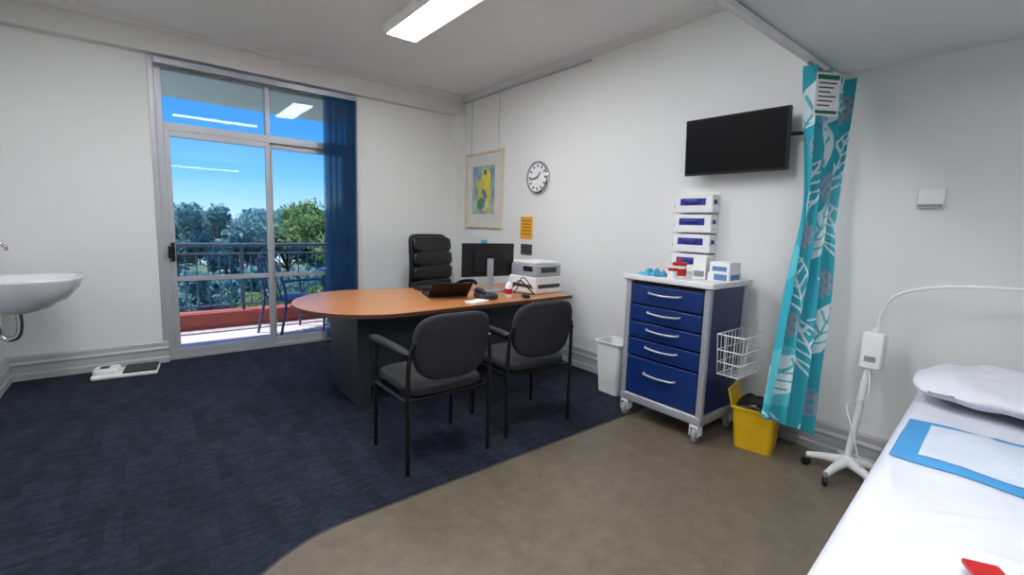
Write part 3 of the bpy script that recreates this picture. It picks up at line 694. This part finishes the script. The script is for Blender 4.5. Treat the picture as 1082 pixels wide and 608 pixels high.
def padf(w_,d_,z,ox=0,oy=0):
    def f(u,v):
        x=(u-.5)*w_+ox; y=(v-.5)*d_+oy; X,Y=x+pcx,y+pcy
        e=BY1-Y; dz=-(.02*max(0,(.06-e)/.06)**2) if e<.06 else 0
        return (x,y,z+wr(X,Y)+dz*.5)
    return f
grid('pad_backing',60,70,padf(.47,.60,0),M_padblue,pd,thick=.002)
grid('pad_quilt',60,70,padf(.37,.49,.004,.01,-.01),M_padwhite,pd,thick=.003)
k=empty('red_folder',(1.29,.035,.672),.5); box('cover',(-.04,-.03,0),(.04,.03,.012),M_red,k,bevel=.003)

# ------------------------------------------------------------------ sink
k=empty('wall_basin',(XL,4.62,0))
V=[];F=[]; na=48
rings=[]
def ringb(rx,ry,z,xs=0,cx=.26):
    r=[]
    for j in range(na):
        a_=2*math.pi*j/na; x=math.cos(a_); y=math.sin(a_)
        X=cx+rx*(math.copysign(abs(x)**(.55 if x<0 else .95),x)); Y=ry*math.copysign(abs(y)**.8,y); r.append((max(.001,X+xs),Y,z))
    return r
for rx,ry,z,xs in [(.08,.07,.63,-.08),(.14,.13,.66,-.06),(.21,.2,.72,-.03),(.245,.25,.80,-.005),(.255,.265,.85,0),(.262,.272,.865,0),(.262,.272,.88,0),(.245,.255,.882,0),(.225,.235,.87,0),(.19,.2,.79,0),(.10,.1,.74,0),(.02,.02,.735,0)]: rings.append(ringb(rx,ry,z,xs))
for r in rings: V+=r
for i in range(len(rings)-1):
    for j in range(na): F.append((i*na+j,i*na+(j+1)%na,(i+1)*na+(j+1)%na,(i+1)*na+j))
F.append(tuple(range(na))[::-1]); F.append(tuple((len(rings)-1)*na+j for j in range(na)))
obj('bowl',V,F,M_ceramic,k,smooth=True)
tubes('trap',[(smoothpath([(.18,0,.64),(.18,0,.52),(.16,0,.46),(.11,0,.45),(.08,0,.48),(.07,0,.54),(.04,0,.56),(.003,0,.56)],6),.02)],M_chrome,k)
tubes('tap',[(smoothpath([(.003,.02,1.12),(.05,.02,1.13),(.10,.02,1.13),(.14,.02,1.10),(.145,.02,1.07)],5),.011),([(.05,.02,1.13),(.05,.02,1.17),(.08,-.02,1.18)],.008)],M_chrome,k)

# ------------------------------------------------------------------ floor scale
k=empty('floor_scale',(-.19,4.93,0),math.radians(-6))
box('base_plate',(-.2,-.12,0),(.23,.12,.035),M_white,k,bevel=.012)
box('weighing_platform',(-.0,-.115,.0355),(.225,.115,.05),M_black,k,bevel=.006)
sell('display_unit',(-.11,.0,.05),(.085,.09,.028),M_white,k,.5,.4)
box('display_window',(-.15,-.05,.075),(-.09,.03,.079),M_ink,k)

# ------------------------------------------------------------------ lighting
W=bpy.data.worlds.new('sky'); sc.world=W; W.use_nodes=True; nt=W.node_tree; nt.nodes.clear()
o=nt.nodes.new('ShaderNodeOutputWorld'); bg=nt.nodes.new('ShaderNodeBackground'); tc=nt.nodes.new('ShaderNodeTexCoord'); sp=nt.nodes.new('ShaderNodeSeparateXYZ'); r=nt.nodes.new('ShaderNodeValToRGB')
nt.links.new(tc.outputs['Generated'],sp.inputs[0]); nt.links.new(sp.outputs['Z'],r.inputs['Fac']); nt.links.new(r.outputs['Color'],bg.inputs[0]); nt.links.new(bg.outputs[0],o.inputs[0])
e=r.color_ramp.elements; e[0].position=.0; e[0].color=(*s2l((185,222,245)),1); e[1].position=.30; e[1].color=(*s2l((45,120,215)),1)
q=e.new(.08); q.color=(*s2l((120,190,240)),1); q=e.new(.16); q.color=(*s2l((75,155,232)),1)
bg.inputs[1].default_value=1.4
sun=bpy.data.lights.new('sun','SUN'); sun.energy=8.0; sun.angle=.01; sun.color=(1,.96,.9)
so=bpy.data.objects.new('sun',sun); COL.objects.link(so); so.rotation_euler=Vector((.45,-.35,-1.0)).to_track_quat('-Z','Y').to_euler()

# ------------------------------------------------------------------ camera
yaw,pit,rol,f,cyp=(0.6811,0.1163,0.0313,479.2786,294.6225)
fw=Vector((math.sin(yaw)*math.cos(pit),math.cos(yaw)*math.cos(pit),-math.sin(pit)))
r0=Vector((math.cos(yaw),-math.sin(yaw),0)); u0=Vector((math.sin(yaw)*math.sin(pit),math.cos(yaw)*math.sin(pit),math.cos(pit)))
rr=r0*math.cos(rol)+u0*math.sin(rol); uu=-r0*math.sin(rol)+u0*math.cos(rol)
cam=bpy.data.cameras.new('camera'); co=bpy.data.objects.new('camera',cam); COL.objects.link(co)
co.matrix_world=Matrix(((rr.x,uu.x,-fw.x,0),(rr.y,uu.y,-fw.y,0),(rr.z,uu.z,-fw.z,1.35),(0,0,0,1)))
cam.sensor_width=36; cam.lens=f/1082*36; cam.shift_y=-(304-cyp)/1082; cam.clip_start=.02; cam.clip_end=400
sc.camera=co
